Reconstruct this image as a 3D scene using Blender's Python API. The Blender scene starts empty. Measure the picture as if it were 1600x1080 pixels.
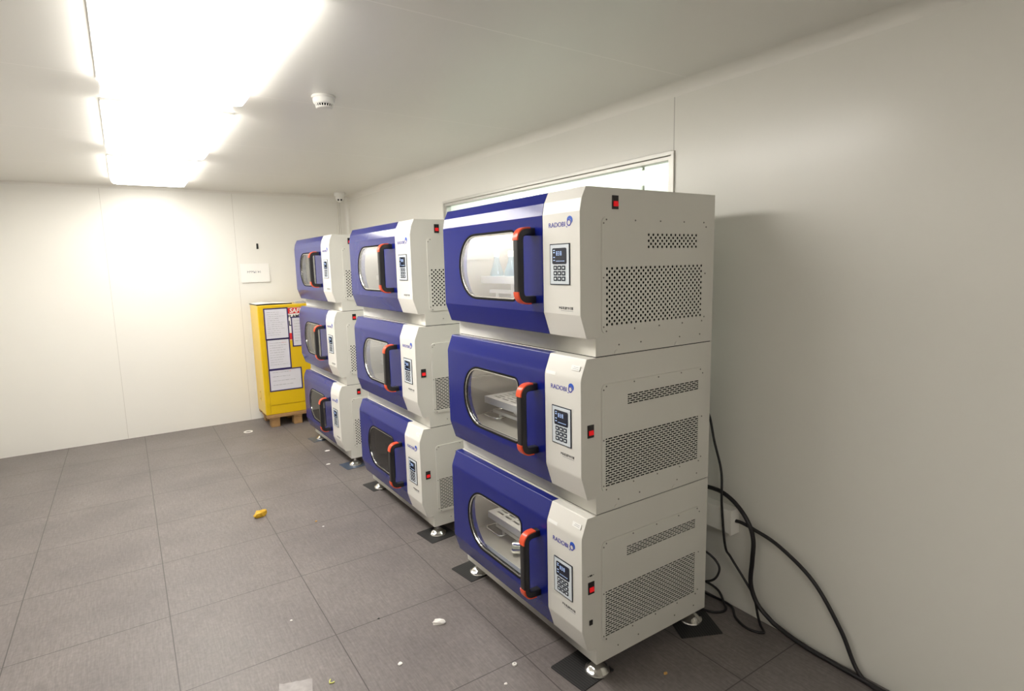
import bpy, bmesh, math, random
from mathutils import Vector, Matrix
random.seed(7)
sc = bpy.context.scene
COL = sc.collection
PI = math.pi

# ------------------------------------------------------------------ materials
def srgb(r, g, b):
    f = lambda c: (c/255/12.92) if c/255 <= .04045 else ((c/255+.055)/1.055)**2.4
    return (f(r), f(g), f(b), 1)

def new_mat(name):
    m = bpy.data.materials.new(name); m.use_nodes = True
    nt = m.node_tree; b = nt.nodes['Principled BSDF']
    return m, nt, b

def noise_bump(nt, b, scale, strength, dist=.001, stretch=None):
    tc = nt.nodes.new('ShaderNodeTexCoord'); src = tc.outputs['Object']
    if stretch:
        mp = nt.nodes.new('ShaderNodeMapping'); mp.inputs['Scale'].default_value = stretch
        nt.links.new(src, mp.inputs['Vector']); src = mp.outputs['Vector']
    n = nt.nodes.new('ShaderNodeTexNoise'); n.inputs['Scale'].default_value = scale; n.inputs['Detail'].default_value = 3
    nt.links.new(src, n.inputs['Vector'])
    bp = nt.nodes.new('ShaderNodeBump'); bp.inputs['Strength'].default_value = strength; bp.inputs['Distance'].default_value = dist
    nt.links.new(n.outputs['Fac'], bp.inputs['Height']); nt.links.new(bp.outputs['Normal'], b.inputs['Normal'])
    return n, src

def simple(name, col, rough=.5, metal=0., bump=None, coat=0., var=0., varscale=6., spec=.5):
    m, nt, b = new_mat(name)
    b.inputs['Base Color'].default_value = col; b.inputs['Roughness'].default_value = rough
    b.inputs['Metallic'].default_value = metal; b.inputs['Coat Weight'].default_value = coat
    b.inputs['Specular IOR Level'].default_value = spec
    if bump: noise_bump(nt, b, bump[0], bump[1])
    if var:
        tc = nt.nodes.new('ShaderNodeTexCoord')
        n = nt.nodes.new('ShaderNodeTexNoise'); n.inputs['Scale'].default_value = varscale; n.inputs['Detail'].default_value = 4
        nt.links.new(tc.outputs['Object'], n.inputs['Vector'])
        mx = nt.nodes.new('ShaderNodeMix'); mx.data_type = 'RGBA'
        mx.inputs['A'].default_value = tuple(c*(1-var) for c in col[:3])+(1,)
        mx.inputs['B'].default_value = tuple(min(1, c*(1+var)) for c in col[:3])+(1,)
        nt.links.new(n.outputs['Fac'], mx.inputs['Factor']); nt.links.new(mx.outputs['Result'], b.inputs['Base Color'])
    return m

def emis(name, col, strength):
    m, nt, b = new_mat(name)
    b.inputs['Base Color'].default_value = col
    b.inputs['Emission Color'].default_value = col; b.inputs['Emission Strength'].default_value = strength
    return m

M = {}
M['coat'] = simple('white_powder_coat', (.70, .685, .635, 1), .42, bump=(900, .06), var=.025, varscale=5)
M['panel'] = simple('white_panel_coat', (.71, .695, .655, 1), .36, bump=(900, .04))
M['blue'] = simple('blue_lacquer', (.006, .012, .165, 1), .17, bump=(350, .03), spec=.33)
M['black'] = simple('black_plastic', (.012, .011, .012, 1), .38, bump=(1200, .05))
M['rubber'] = simple('black_rubber', (.015, .015, .015, 1), .6, bump=(600, .1))
M['gasket'] = simple('matt_gasket_rubber', (.008, .008, .008, 1), .8, spec=.15, var=.1)
M['dark'] = simple('dark_backing', (.004, .004, .004, 1), .9, spec=.1, var=.2, varscale=80)  # near-black; behind the side vents it stands for interior shade
M['red'] = simple('orange_red_plastic', (.72, .075, .02, 1), .3, bump=(900, .03))
M['steel'] = simple('brushed_steel', (.78, .75, .71, 1), .38, metal=.55, bump=(200, .08), var=.08, varscale=9)
M['steelmat'] = simple('satin_steel_lining', (.46, .425, .38, 1), .36, metal=.6, bump=(200, .06), var=.06, varscale=7)
M['chrome'] = simple('chrome', (.72, .71, .69, 1), .14, metal=1., var=.05, varscale=30)
M['screw'] = simple('zinc_screw', (.25, .24, .22, 1), .4, metal=.7, var=.1, varscale=90)
M['display_plate'] = simple('pale_display_plate', (.66, .71, .76, 1), .2, var=.02)
M['navy'] = simple('navy_print', (.012, .02, .04, 1), .25, var=.1)
M['screen'] = simple('dark_screen', (.008, .012, .03, 1), .12, var=.2, varscale=30)
M['logo'] = simple('blue_print', (.025, .025, .36, 1), .35, var=.05)
M['logo2'] = simple('bright_blue_print', (.02, .10, .55, 1), .35, var=.05)
M['ink'] = simple('grey_ink', (.05, .05, .06, 1), .5, var=.1)
M['faintink'] = simple('faint_ink', (.33, .33, .36, 1), .5, var=.1)
M['sticker'] = simple('white_sticker', (.88, .88, .86, 1), .25, var=.02)
M['digits'] = emis('screen_digits', (.45, .6, .9, 1), .25)
M['redlamp'] = emis('red_rocker', (.65, .006, .01, 1), .3)
M['yellow'] = simple('yellow_paint', (.76, .50, .006, 1), .3, bump=(300, .05), coat=.2, var=.05, varscale=3)
M['paper'] = simple('paper', (.70, .69, .75, 1), .7, var=.03, bump=(60, .05))
M['whitepaper'] = simple('white_paper', (.84, .83, .80, 1), .7, var=.03, bump=(60, .05))
M['tape'] = simple('indigo_tape', (.03, .02, .12, 1), .4, var=.1)
M['signred'] = simple('sign_red', (.62, .02, .02, 1), .4, var=.05)
M['signwhite'] = simple('sign_white', (.85, .84, .80, 1), .4, var=.02)
M['signblack'] = simple('sign_black', (.015, .015, .015, 1), .4, var=.1)
M['wood'] = simple('pallet_wood', (.38, .22, .09, 1), .75, bump=(80, .3), var=.3, varscale=25)
M['cable'] = simple('black_cable', (.010, .008, .010, 1), .45, bump=(300, .05))
M['trunk'] = simple('white_trunking', (.93, .91, .86, 1), .35, var=.01)
M['whiteplastic'] = simple('white_plastic', (.80, .79, .75, 1), .35, var=.02)
M['foil'] = simple('crinkled_film', (.36, .335, .33, 1), .25, bump=(45, .8), var=.25, varscale=40)
M['peelyellow'] = simple('yellow_scrap', (.62, .36, .02, 1), .5, bump=(60, .4), var=.3, varscale=40)
M['palescrap'] = simple('pale_scrap', (.80, .77, .74, 1), .6, bump=(80, .4), var=.1, varscale=40)
M['limescrap'] = simple('lime_scrap', (.72, .72, .22, 1), .5, var=.1, varscale=40)
M['orangebit'] = simple('orange_bit', (.70, .40, .12, 1), .5, var=.2, varscale=40)
M['padmat'] = None

def lamp_mat(name, s): return emis(name, (1, .95, .88, 1), s)

# glass: clear pane with Fresnel reflection
def glass(name, tint=(.93, .95, .94, 1), rough=.02, haze=0., hazecol=(.9, .9, .9, 1)):
    m, nt, b = new_mat(name); nt.nodes.remove(b)
    out = nt.nodes['Material Output']
    tr = nt.nodes.new('ShaderNodeBsdfTransparent'); tr.inputs['Color'].default_value = tint
    gl = nt.nodes.new('ShaderNodeBsdfGlossy'); gl.inputs['Roughness'].default_value = rough
    lw = nt.nodes.new('ShaderNodeLayerWeight'); lw.inputs['Blend'].default_value = .5      # Schlick reflectance, the same from both sides of the pane
    pw = nt.nodes.new('ShaderNodeMath'); pw.operation = 'POWER'; pw.inputs[1].default_value = 5; nt.links.new(lw.outputs['Facing'], pw.inputs[0])
    fr = nt.nodes.new('ShaderNodeMath'); fr.operation = 'MULTIPLY_ADD'; fr.inputs[1].default_value = .96; fr.inputs[2].default_value = .04; nt.links.new(pw.outputs[0], fr.inputs[0])
    n = nt.nodes.new('ShaderNodeTexNoise'); n.inputs['Scale'].default_value = 4
    tc = nt.nodes.new('ShaderNodeTexCoord'); nt.links.new(tc.outputs['Object'], n.inputs['Vector'])
    bp = nt.nodes.new('ShaderNodeBump'); bp.inputs['Strength'].default_value = .02
    nt.links.new(n.outputs['Fac'], bp.inputs['Height']); nt.links.new(bp.outputs['Normal'], gl.inputs['Normal'])
    mx = nt.nodes.new('ShaderNodeMixShader')
    nt.links.new(fr.outputs[0], mx.inputs['Fac']); nt.links.new(tr.outputs[0], mx.inputs[1]); nt.links.new(gl.outputs[0], mx.inputs[2])
    last = mx.outputs[0]
    if haze:
        tl = nt.nodes.new('ShaderNodeBsdfTranslucent'); tl.inputs['Color'].default_value = hazecol
        df = nt.nodes.new('ShaderNodeBsdfDiffuse'); df.inputs['Color'].default_value = hazecol
        m1 = nt.nodes.new('ShaderNodeMixShader'); m1.inputs['Fac'].default_value = .35
        nt.links.new(tl.outputs[0], m1.inputs[1]); nt.links.new(df.outputs[0], m1.inputs[2])
        m2 = nt.nodes.new('ShaderNodeMixShader'); m2.inputs['Fac'].default_value = haze
        nt.links.new(last, m2.inputs[1]); nt.links.new(m1.outputs[0], m2.inputs[2]); last = m2.outputs[0]
    nt.links.new(last, out.inputs['Surface'])
    return m
M['glass'] = glass('clear_glass')
M['glassfog'] = glass('misted_glass', haze=.13)
M['glasssmoke'] = glass('tinted_glass', tint=(.30, .30, .30, 1))
M['flask'] = glass('flask_glass', tint=(.50, .68, .78, 1), rough=.05, haze=.2, hazecol=(.35, .55, .68, 1))
M['winglass'] = glass('window_glass', tint=(.93, .97, .94, 1))

def line_mask(nt, sep_out, off, period, half):
    """1 on thin lines at off + k*period along one coordinate"""
    def mth(op, a, bval=None):
        n = nt.nodes.new('ShaderNodeMath'); n.operation = op
        if isinstance(a, (int, float)): n.inputs[0].default_value = a
        else: nt.links.new(a, n.inputs[0])
        if bval is not None:
            if isinstance(bval, (int, float)): n.inputs[1].default_value = bval
            else: nt.links.new(bval, n.inputs[1])
        return n.outputs[0]
    a = mth('SUBTRACT', sep_out, off - period/2)
    a = mth('DIVIDE', a, period); a = mth('FRACT', a); a = mth('SUBTRACT', a, .5); a = mth('ABSOLUTE', a)
    return mth('LESS_THAN', a, half/period)

def floor_mat():
    m, nt, b = new_mat('floor_tiles')
    L = nt.links
    tc = nt.nodes.new('ShaderNodeTexCoord'); sp = nt.nodes.new('ShaderNodeSeparateXYZ'); L.new(tc.outputs['Object'], sp.inputs[0])
    lx = line_mask(nt, sp.outputs['X'], -.782, .635, .0022); ly = line_mask(nt, sp.outputs['Y'], .935, .635, .0022)
    mxl = nt.nodes.new('ShaderNodeMath'); mxl.operation = 'MAXIMUM'; L.new(lx, mxl.inputs[0]); L.new(ly, mxl.inputs[1])
    mp = nt.nodes.new('ShaderNodeMapping'); mp.inputs['Scale'].default_value = (60, 5, 1); L.new(tc.outputs['Object'], mp.inputs['Vector'])
    n1 = nt.nodes.new('ShaderNodeTexNoise'); n1.inputs['Scale'].default_value = 2.2; n1.inputs['Detail'].default_value = 6; n1.inputs['Roughness'].default_value = .65; L.new(mp.outputs[0], n1.inputs['Vector'])
    n2 = nt.nodes.new('ShaderNodeTexNoise'); n2.inputs['Scale'].default_value = 2.3; n2.inputs['Detail'].default_value = 5; L.new(tc.outputs['Object'], n2.inputs['Vector'])
    n3 = nt.nodes.new('ShaderNodeTexNoise'); n3.inputs['Scale'].default_value = 55; n3.inputs['Detail'].default_value = 2; L.new(tc.outputs['Object'], n3.inputs['Vector'])
    r1 = nt.nodes.new('ShaderNodeValToRGB'); r1.color_ramp.elements[0].position = .3; r1.color_ramp.elements[0].color = (.130, .113, .109, 1)
    r1.color_ramp.elements[1].position = .7; r1.color_ramp.elements[1].color = (.200, .178, .174, 1); L.new(n1.outputs['Fac'], r1.inputs[0])
    r2 = nt.nodes.new('ShaderNodeValToRGB'); r2.color_ramp.elements[0].position = .3; r2.color_ramp.elements[0].color = (.84, .84, .84, 1)
    r2.color_ramp.elements[1].position = .72; r2.color_ramp.elements[1].color = (1.12, 1.12, 1.10, 1); L.new(n2.outputs['Fac'], r2.inputs[0])
    mu = nt.nodes.new('ShaderNodeMix'); mu.data_type = 'RGBA'; mu.blend_type = 'MULTIPLY'; mu.inputs['Factor'].default_value = 1
    L.new(r1.outputs[0], mu.inputs['A']); L.new(r2.outputs[0], mu.inputs['B'])
    mu2 = nt.nodes.new('ShaderNodeMix'); mu2.data_type = 'RGBA'; mu2.blend_type = 'OVERLAY'; mu2.inputs['Factor'].default_value = .25
    L.new(mu.outputs['Result'], mu2.inputs['A']); L.new(n3.outputs['Fac'], mu2.inputs['B'])
    g = nt.nodes.new('ShaderNodeMix'); g.data_type = 'RGBA'; L.new(mxl.outputs[0], g.inputs['Factor'])
    L.new(mu2.outputs['Result'], g.inputs['A']); g.inputs['B'].default_value = (.06, .053, .05, 1)
    L.new(g.outputs['Result'], b.inputs['Base Color'])
    rr = nt.nodes.new('ShaderNodeMapRange'); rr.inputs['To Min'].default_value = .36; rr.inputs['To Max'].default_value = .58
    L.new(n1.outputs['Fac'], rr.inputs['Value']); L.new(rr.outputs[0], b.inputs['Roughness'])
    bp = nt.nodes.new('ShaderNodeBump'); bp.inputs['Strength'].default_value = .12; bp.inputs['Distance'].default_value = .002
    L.new(n1.outputs['Fac'], bp.inputs['Height']); L.new(bp.outputs[0], b.inputs['Normal'])
    return m

def wall_mat(name, col, axis, off, period, half, linecol, rough=.32, axis2=None):
    m, nt, b = new_mat(name); L = nt.links
    tc = nt.nodes.new('ShaderNodeTexCoord'); sp = nt.nodes.new('ShaderNodeSeparateXYZ'); L.new(tc.outputs['Object'], sp.inputs[0])
    lm = line_mask(nt, sp.outputs[axis], off, period, half)
    if axis2:
        l2 = line_mask(nt, sp.outputs[axis2[0]], axis2[1], axis2[2], half)
        mm = nt.nodes.new('ShaderNodeMath'); mm.operation = 'MAXIMUM'; L.new(lm, mm.inputs[0]); L.new(l2, mm.inputs[1]); lm = mm.outputs[0]
    n = nt.nodes.new('ShaderNodeTexNoise'); n.inputs['Scale'].default_value = 1.5; n.inputs['Detail'].default_value = 4; L.new(tc.outputs['Object'], n.inputs['Vector'])
    mx = nt.nodes.new('ShaderNodeMix'); mx.data_type = 'RGBA'
    mx.inputs['A'].default_value = tuple(c*.97 for c in col[:3])+(1,); mx.inputs['B'].default_value = tuple(c*1.02 for c in col[:3])+(1,)
    L.new(n.outputs['Fac'], mx.inputs['Factor'])
    g = nt.nodes.new('ShaderNodeMix'); g.data_type = 'RGBA'; L.new(lm, g.inputs['Factor']); L.new(mx.outputs['Result'], g.inputs['A']); g.inputs['B'].default_value = linecol
    L.new(g.outputs['Result'], b.inputs['Base Color']); b.inputs['Roughness'].default_value = rough
    return m
WALLC = (.80, .785, .735, 1)
M['floor'] = floor_mat()
M['wall_right'] = wall_mat('wall_panels_side', WALLC, 'Y', .42, 6.0, .003, (.52, .50, .47, 1), .26)
M['wall_back'] = wall_mat('wall_panels_end', WALLC, 'X', .80, 1.18, .002, (.60, .58, .53, 1), .30)
M['wall_plain'] = wall_mat('wall_panels_plain', WALLC, 'Y', .42, 1.18, .002, (.60, .58, .53, 1), .30)
M['ceiling'] = wall_mat('ceiling_panels', (.77, .755, .71, 1), 'Y', .305, 1.28, .003, (.86, .84, .80, 1), .30)
M['trim'] = simple('cove_moulding', (.74, .72, .67, 1), .3, var=.02)
M['alu'] = simple('aluminium_frame', (.60, .59, .55, 1), .3, metal=.3, var=.03)

def pad_mat():
    m, nt, b = new_mat('ribbed_pad_rubber'); L = nt.links
    tc = nt.nodes.new('ShaderNodeTexCoord'); sp = nt.nodes.new('ShaderNodeSeparateXYZ'); L.new(tc.outputs['Object'], sp.inputs[0])
    lx = line_mask(nt, sp.outputs['X'], 0, .012, .0025); ly = line_mask(nt, sp.outputs['Y'], 0, .006, .0012)
    mxl = nt.nodes.new('ShaderNodeMath'); mxl.operation = 'MAXIMUM'; L.new(lx, mxl.inputs[0]); L.new(ly, mxl.inputs[1])
    g = nt.nodes.new('ShaderNodeMix'); g.data_type = 'RGBA'; L.new(mxl.outputs[0], g.inputs['Factor'])
    g.inputs['A'].default_value = (.045, .043, .045, 1); g.inputs['B'].default_value = (.012, .012, .012, 1)
    L.new(g.outputs['Result'], b.inputs['Base Color']); b.inputs['Roughness'].default_value = .55
    return m
M['pad'] = pad_mat()
M['bluepad'] = simple('blue_grey_plate', (.10, .13, .19, 1), .3, metal=.4, var=.2, varscale=15)

# ------------------------------------------------------------------ mesh helpers
class MB:
    def __init__(s): s.v = []; s.f = []; s.mi = []
    def vert(s, p): s.v.append(tuple(p)); return len(s.v)-1
    def face(s, idx, mi=0): s.f.append(tuple(idx)); s.mi.append(mi)
    def quad(s, a, b, c, d, mi=0):
        i = [s.vert(p) for p in (a, b, c, d)]; s.face(i, mi)
    def box(s, x0, x1, y0, y1, z0, z1, mi=0):
        i = [s.vert((x, y, z)) for x in (x0, x1) for y in (y0, y1) for z in (z0, z1)]
        for q in ((0, 1, 3, 2), (4, 6, 7, 5), (0, 4, 5, 1), (2, 3, 7, 6), (0, 2, 6, 4), (1, 5, 7, 3)): s.face([i[k] for k in q], mi)
    def loops(s, loops, closed=True, cap0=False, cap1=False, mi=0):
        base = [[s.vert(p) for p in l] for l in loops]; n = len(loops[0])
        for a, b in zip(base, base[1:]):
            for k in range(n if closed else n-1):
                k2 = (k+1) % n; s.face((a[k], a[k2], b[k2], b[k]), mi)
        if cap0: s.face(list(reversed(base[0])), mi)
        if cap1: s.face(base[-1], mi)
    def extrude(s, prof, y0, y1, mi=0, caps=True, closed=True):
        s.loops([[(x, y0, z) for x, z in prof], [(x, y1, z) for x, z in prof]], closed, caps, caps, mi)
    def cyl(s, p0, p1, r, n=16, mi=0, caps=True, r1=None):
        p0 = Vector(p0); p1 = Vector(p1); d = (p1-p0).normalized()
        u = d.orthogonal().normalized(); w = d.cross(u); r1 = r if r1 is None else r1
        s.loops([[p0+r*(math.cos(2*PI*k/n)*u+math.sin(2*PI*k/n)*w) for k in range(n)], [p1+r1*(math.cos(2*PI*k/n)*u+math.sin(2*PI*k/n)*w) for k in range(n)]], True, caps, caps, mi)
    def lathe(s, prof, n=28, c=(0, 0, 0), mi=0):
        ls = [[(c[0]+r*math.cos(2*PI*k/n), c[1]+r*math.sin(2*PI*k/n), c[2]+z) for k in range(n)] for r, z in prof]
        s.loops(ls, True, True, True, mi)
    def tube(s, pts, r, n=10, mi=0):
        pts = [Vector(p) for p in pts]; ls = []; u = None
        for i, p in enumerate(pts):
            t = (pts[min(i+1, len(pts)-1)]-pts[max(i-1, 0)]).normalized()
            u = t.orthogonal().normalized() if u is None else (u-t*u.dot(t)).normalized()
            w = t.cross(u); ls.append([p+r*(math.cos(2*PI*k/n)*u+math.sin(2*PI*k/n)*w) for k in range(n)])
        s.loops(ls, True, True, True, mi)

def mesh(name, mb, mats, smooth=None):
    me = bpy.data.meshes.new(name); me.from_pydata(mb.v, [], mb.f)
    for m in mats: me.materials.append(m)
    for p, k in zip(me.polygons, mb.mi): p.material_index = k
    bm = bmesh.new(); bm.from_mesh(me); bmesh.ops.remove_doubles(bm, verts=bm.verts, dist=1e-6)
    bmesh.ops.recalc_face_normals(bm, faces=bm.faces)
    if smooth:
        for f in bm.faces: f.smooth = True
        for e in bm.edges:
            if len(e.link_faces) == 2 and e.calc_face_angle(0) > smooth: e.smooth = False
    bm.to_mesh(me); bm.free(); me.update()
    return me

def link(name, me, parent=None, loc=None, rot=None):
    o = bpy.data.objects.new(name, me); COL.objects.link(o)
    if parent: o.parent = parent
    if loc: o.location = loc
    if rot: o.rotation_euler = rot
    return o
def obj(name, mb, mats, parent=None, loc=None, smooth=None, rot=None):
    if not isinstance(mats, (list, tuple)): mats = [mats]
    return link(name, mesh(name, mb, mats, smooth), parent, loc, rot)
CACHE = {}
def cached(key, name, fn, parent, loc=None):
    """part whose mesh is shared by every look-alike unit; fn() returns (MB, mats, smooth) or a mesh"""
    if key not in CACHE:
        r = fn(); CACHE[key] = r if isinstance(r, bpy.types.Mesh) else mesh(name, *r)
    return link(name, CACHE[key], parent, loc)
def bevel(o, w, seg=2, ang=40):
    b = o.modifiers.new('bevel', 'BEVEL'); b.width = w; b.segments = seg; b.limit_method = 'ANGLE'; b.angle_limit = math.radians(ang)
    return o
def tag(o, label, cat, group=None):
    o['label'] = label; o['category'] = cat
    if group: o['group'] = group
    return o
def empty(name, loc, rz=0):
    o = bpy.data.objects.new(name, None); COL.objects.link(o); o.location = loc; o.rotation_euler = (0, 0, rz); o.empty_display_size = .1
    return o
def struct(o): o['kind'] = 'structure'; return o

def fillet(pts, rad, n=5):
    """open polyline with rounded inner corners"""
    out = [pts[0]]
    for i in range(1, len(pts)-1):
        p = Vector(pts[i]); a = Vector(pts[i-1])-p; b = Vector(pts[i+1])-p; r = rad[i]
        if r <= 0: out.append(tuple(p)); continue
        ang = a.angle(b); t = min(r/math.tan(ang/2), a.length*.49, b.length*.49)
        p0 = p+a.normalized()*t; p1 = p+b.normalized()*t
        for k in range(n+1):
            u = k/n; out.append(tuple((1-u)**2*p0+2*u*(1-u)*p+u*u*p1))
    out.append(pts[-1]); return out
def offset(pts, d):
    """offset an open polyline to its right-hand side"""
    out = []
    for i, p in enumerate(pts):
        t = (Vector(pts[min(i+1, len(pts)-1)])-Vector(pts[max(i-1, 0)])).normalized()
        out.append((p[0]-t.y*d, p[1]+t.x*d))
    return out
def ring_fill(mb, outer, inner, mi=0):
    """planar face with a hole (lists of 3-D points)"""
    bm = bmesh.new()
    for lp in (outer, inner):
        vs = [bm.verts.new(p) for p in lp]
        for k in range(len(vs)): bm.edges.new((vs[k], vs[(k+1) % len(vs)]))
    bmesh.ops.triangle_fill(bm, edges=bm.edges[:], use_beauty=True)
    bm.verts.index_update(); base = len(mb.v)
    for v in bm.verts: mb.v.append(tuple(v.co))
    for f in bm.faces: mb.face([base+v.index for v in f.verts], mi)
    bm.free()
def text_mesh(txt, size, mat, extrude=.0004, sx=1., shear=0, offset_=0.):
    cu = bpy.data.curves.new('lettering', 'FONT'); cu.body = txt; cu.size = size; cu.extrude = extrude; cu.align_x = 'LEFT'; cu.shear = shear; cu.offset = offset_
    o = bpy.data.objects.new('lettering', cu); COL.objects.link(o)
    bpy.context.view_layer.update()
    me = bpy.data.meshes.new_from_object(o.evaluated_get(bpy.context.evaluated_depsgraph_get()))
    bpy.data.objects.remove(o); me.materials.clear(); me.materials.append(mat)
    return me
def text_width(me): return max(v.co.x for v in me.vertices) if len(me.vertices) else 0

# ------------------------------------------------------------------ camera (position, heading and field of view of the photograph)
cam = bpy.data.cameras.new('camera'); co = bpy.data.objects.new('camera', cam); COL.objects.link(co); sc.camera = co
CAM = Vector((-1.4498, -1.6041, 1.7012)); yaw, pitch, roll = .5889, -.1405, -.0229
fw = Vector((math.sin(yaw), math.cos(yaw), 0)); rt = Vector((math.cos(yaw), -math.sin(yaw), 0)); up = Vector((0, 0, 1))
fw2 = fw*math.cos(pitch)+up*math.sin(pitch); up2 = up*math.cos(pitch)-fw*math.sin(pitch)
rt3 = rt*math.cos(roll)+up2*math.sin(roll); up3 = up2*math.cos(roll)-rt*math.sin(roll)
co.matrix_world = Matrix(((rt3.x, up3.x, -fw2.x, CAM.x), (rt3.y, up3.y, -fw2.y, CAM.y), (rt3.z, up3.z, -fw2.z, CAM.z), (0, 0, 0, 1)))
cam.sensor_fit = 'HORIZONTAL'; cam.sensor_width = 36; cam.lens = 36*899.16/1600; cam.clip_start = .05

# ------------------------------------------------------------------ room
XW, YB, ZC = .9046, 5.4214, 2.5566
XL, YF = -2.62, -2.7
mb = MB(); mb.box(XL-.1, XW+.1, YF-.1, YB+.1, -.06, 0); struct(obj('floor', mb, M['floor']))
mb = MB(); mb.box(XL-.1, XW+.1, YF-.1, YB+.1, ZC, ZC+.06); struct(obj('ceiling', mb, M['ceiling']))
WY0, WY1, WZ0, WZ1 = .411, 2.934, 1.02, 2.246           # window frame outline
mb = MB()
mb.box(XW, XW+.05, YF, WY0, 0, ZC); mb.box(XW, XW+.05, WY1, YB, 0, ZC)
mb.box(XW, XW+.05, WY0, WY1, 0, WZ0); mb.box(XW, XW+.05, WY0, WY1, WZ1, ZC)
struct(obj('wall_right', mb, M['wall_right']))
mb = MB(); mb.box(XL-.1, XW+.1, YB, YB+.06, 0, ZC); struct(obj('wall_back', mb, M['wall_back']))
mb = MB(); mb.box(XL-.06, XL, YF, YB, 0, ZC); struct(obj('wall_left', mb, M['wall_plain']))
mb = MB(); mb.box(XL-.1, XW+.1, YF-.06, YF, 0, ZC); struct(obj('wall_front', mb, M['wall_back']))
# cove mouldings
def cove(R, n=6): return [(R*(1-math.cos(k/n*PI/2)), R*(1-math.sin(k/n*PI/2))) for k in range(n+1)]   # (from wall, from ceiling)
mb = MB(); c = cove(.055); pr = [(XW-a, ZC-b) for a, b in c]+[(XW, ZC)]
mb.extrude(pr, YF, YB); struct(obj('trim_1', mb, M['trim'], smooth=.6))
mb = MB(); c = cove(.03)
l0 = [(XL, YB-a, ZC-b) for a, b in c]+[(XL, YB, ZC)]; l1 = [(XW, y, z) for x, y, z in l0]
mb.loops([l0, l1], True, True, True); struct(obj('trim_2', mb, M['trim'], smooth=.6))
mb = MB(); c = cove(.06)
l0 = [(XW-a, YB-b, 0) for a, b in c]+[(XW, YB, 0)]; l1 = [(x, y, ZC) for x, y, z in l0]
mb.loops([l0, l1], True, True, True); struct(obj('trim_3', mb, M['trim'], smooth=.6))
# window in the right wall
mb = MB(); fwid = .036
xo, xi = XW-.010, XW+.05
def frame_ring(mb, y0, y1, z0, z1, w, x0, x1, mi=0):
    mb.box(x0, x1, y0, y0+w, z0, z1, mi); mb.box(x0, x1, y1-w, y1, z0, z1, mi)
    mb.box(x0, x1, y0+w, y1-w, z0, z0+w, mi); mb.box(x0, x1, y0+w, y1-w, z1-w, z1, mi)
frame_ring(mb, WY0, WY1, WZ0, WZ1, .020, xo, xi); frame_ring(mb, WY0+.020, WY1-.020, WZ0+.020, WZ1-.020, .022, XW+.002, xi)
mb.box(XW+.03, XW+.045, .655, .667, WZ0+.03, WZ1-.03)
w = obj('window_1', mb, M['alu']); struct(w); bevel(w, .003)
mb = MB(); mb.box(XW+.022, XW+.028, WY0+.03, WY1-.03, WZ0+.03, WZ1-.03); obj('window_glass', mb, M['winglass'], w)
# the white room seen through the window
mb = MB(); a0, a1, b0, b1 = XW+.06, XW+.95, -.4, 4.9
mb.quad((a1, b0, 0), (a1, b1, 0), (a1, b1, ZC), (a1, b0, ZC)); mb.quad((a0, b1, 0), (a1, b1, 0), (a1, b1, ZC), (a0, b1, ZC)); mb.quad((a0, b0, 0), (a1, b0, 0), (a1, b0, ZC), (a0, b0, ZC))
mb.quad((a0, b0, ZC), (a1, b0, ZC), (a1, b1, ZC), (a0, b1, ZC)); mb.quad((a0, b0, 0), (a1, b0, 0), (a1, b1, 0), (a0, b1, 0))
struct(obj('wall_next_room', mb, simple('next_room_paint', (.80, .82, .78, 1), .5, var=.03, varscale=2)))

# ceiling lights: a row of flush panels to the left of the stacks
M['diffuser'] = emis('light_diffuser', (1, .965, .90, 1), 11.0)
def frame_ring2(m, hx, hy, w, z0, z1):
    m.box(-hx, hx, -hy, -hy+w, z0, z1); m.box(-hx, hx, hy-w, hy, z0, z1); m.box(-hx, -hx+w, -hy+w, hy-w, z0, z1); m.box(hx-w, hx, -hy+w, hy-w, z0, z1)
def ceiling_light(x0, x1, y0, y1, label, mat=M['diffuser'], grp='ceiling panel lights in a row', dep=.055):
    t = empty('ceiling_light', ((x0+x1)/2, (y0+y1)/2, ZC)); tag(t, label, 'ceiling light', grp)
    hx, hy = (x1-x0)/2, (y1-y0)/2
    m = MB(); frame_ring2(m, hx, hy, .012, -.012, 0); obj('frame', m, M['whiteplastic'], t)
    pr = [(-hx+.006, -.010), (-hx+.008, -dep*.55), (-hx+.022, -dep*.88), (-hx+.05, -dep), (hx-.05, -dep), (hx-.022, -dep*.88), (hx-.008, -dep*.55), (hx-.006, -.010)]
    m = MB(); m.extrude(pr, -hy+.006, hy-.006); obj('diffuser', m, mat, t, smooth=.7)
ceiling_light(-1.46, -.853, .36, 1.62, 'long white ceiling light nearest the camera, beside the smoke detector')
ceiling_light(-1.46, -.853, 1.98, 3.24, 'second long white ceiling light from the camera')
ceiling_light(-1.46, -.853, 3.60, 4.86, 'third and farthest long white ceiling light from the camera')
ceiling_light(-1.46, -.853, -2.66, -2.24, 'added white fill light on the ceiling behind the camera, unseen')  # unseen light added to brighten the shaded incubator sides
ceiling_light(XW+.35, XW+.65, .3, 4.6, 'ceiling light in the next room behind the window', emis('next_room_diffuser', (1, 1, .97, 1), 5.0), None)

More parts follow.
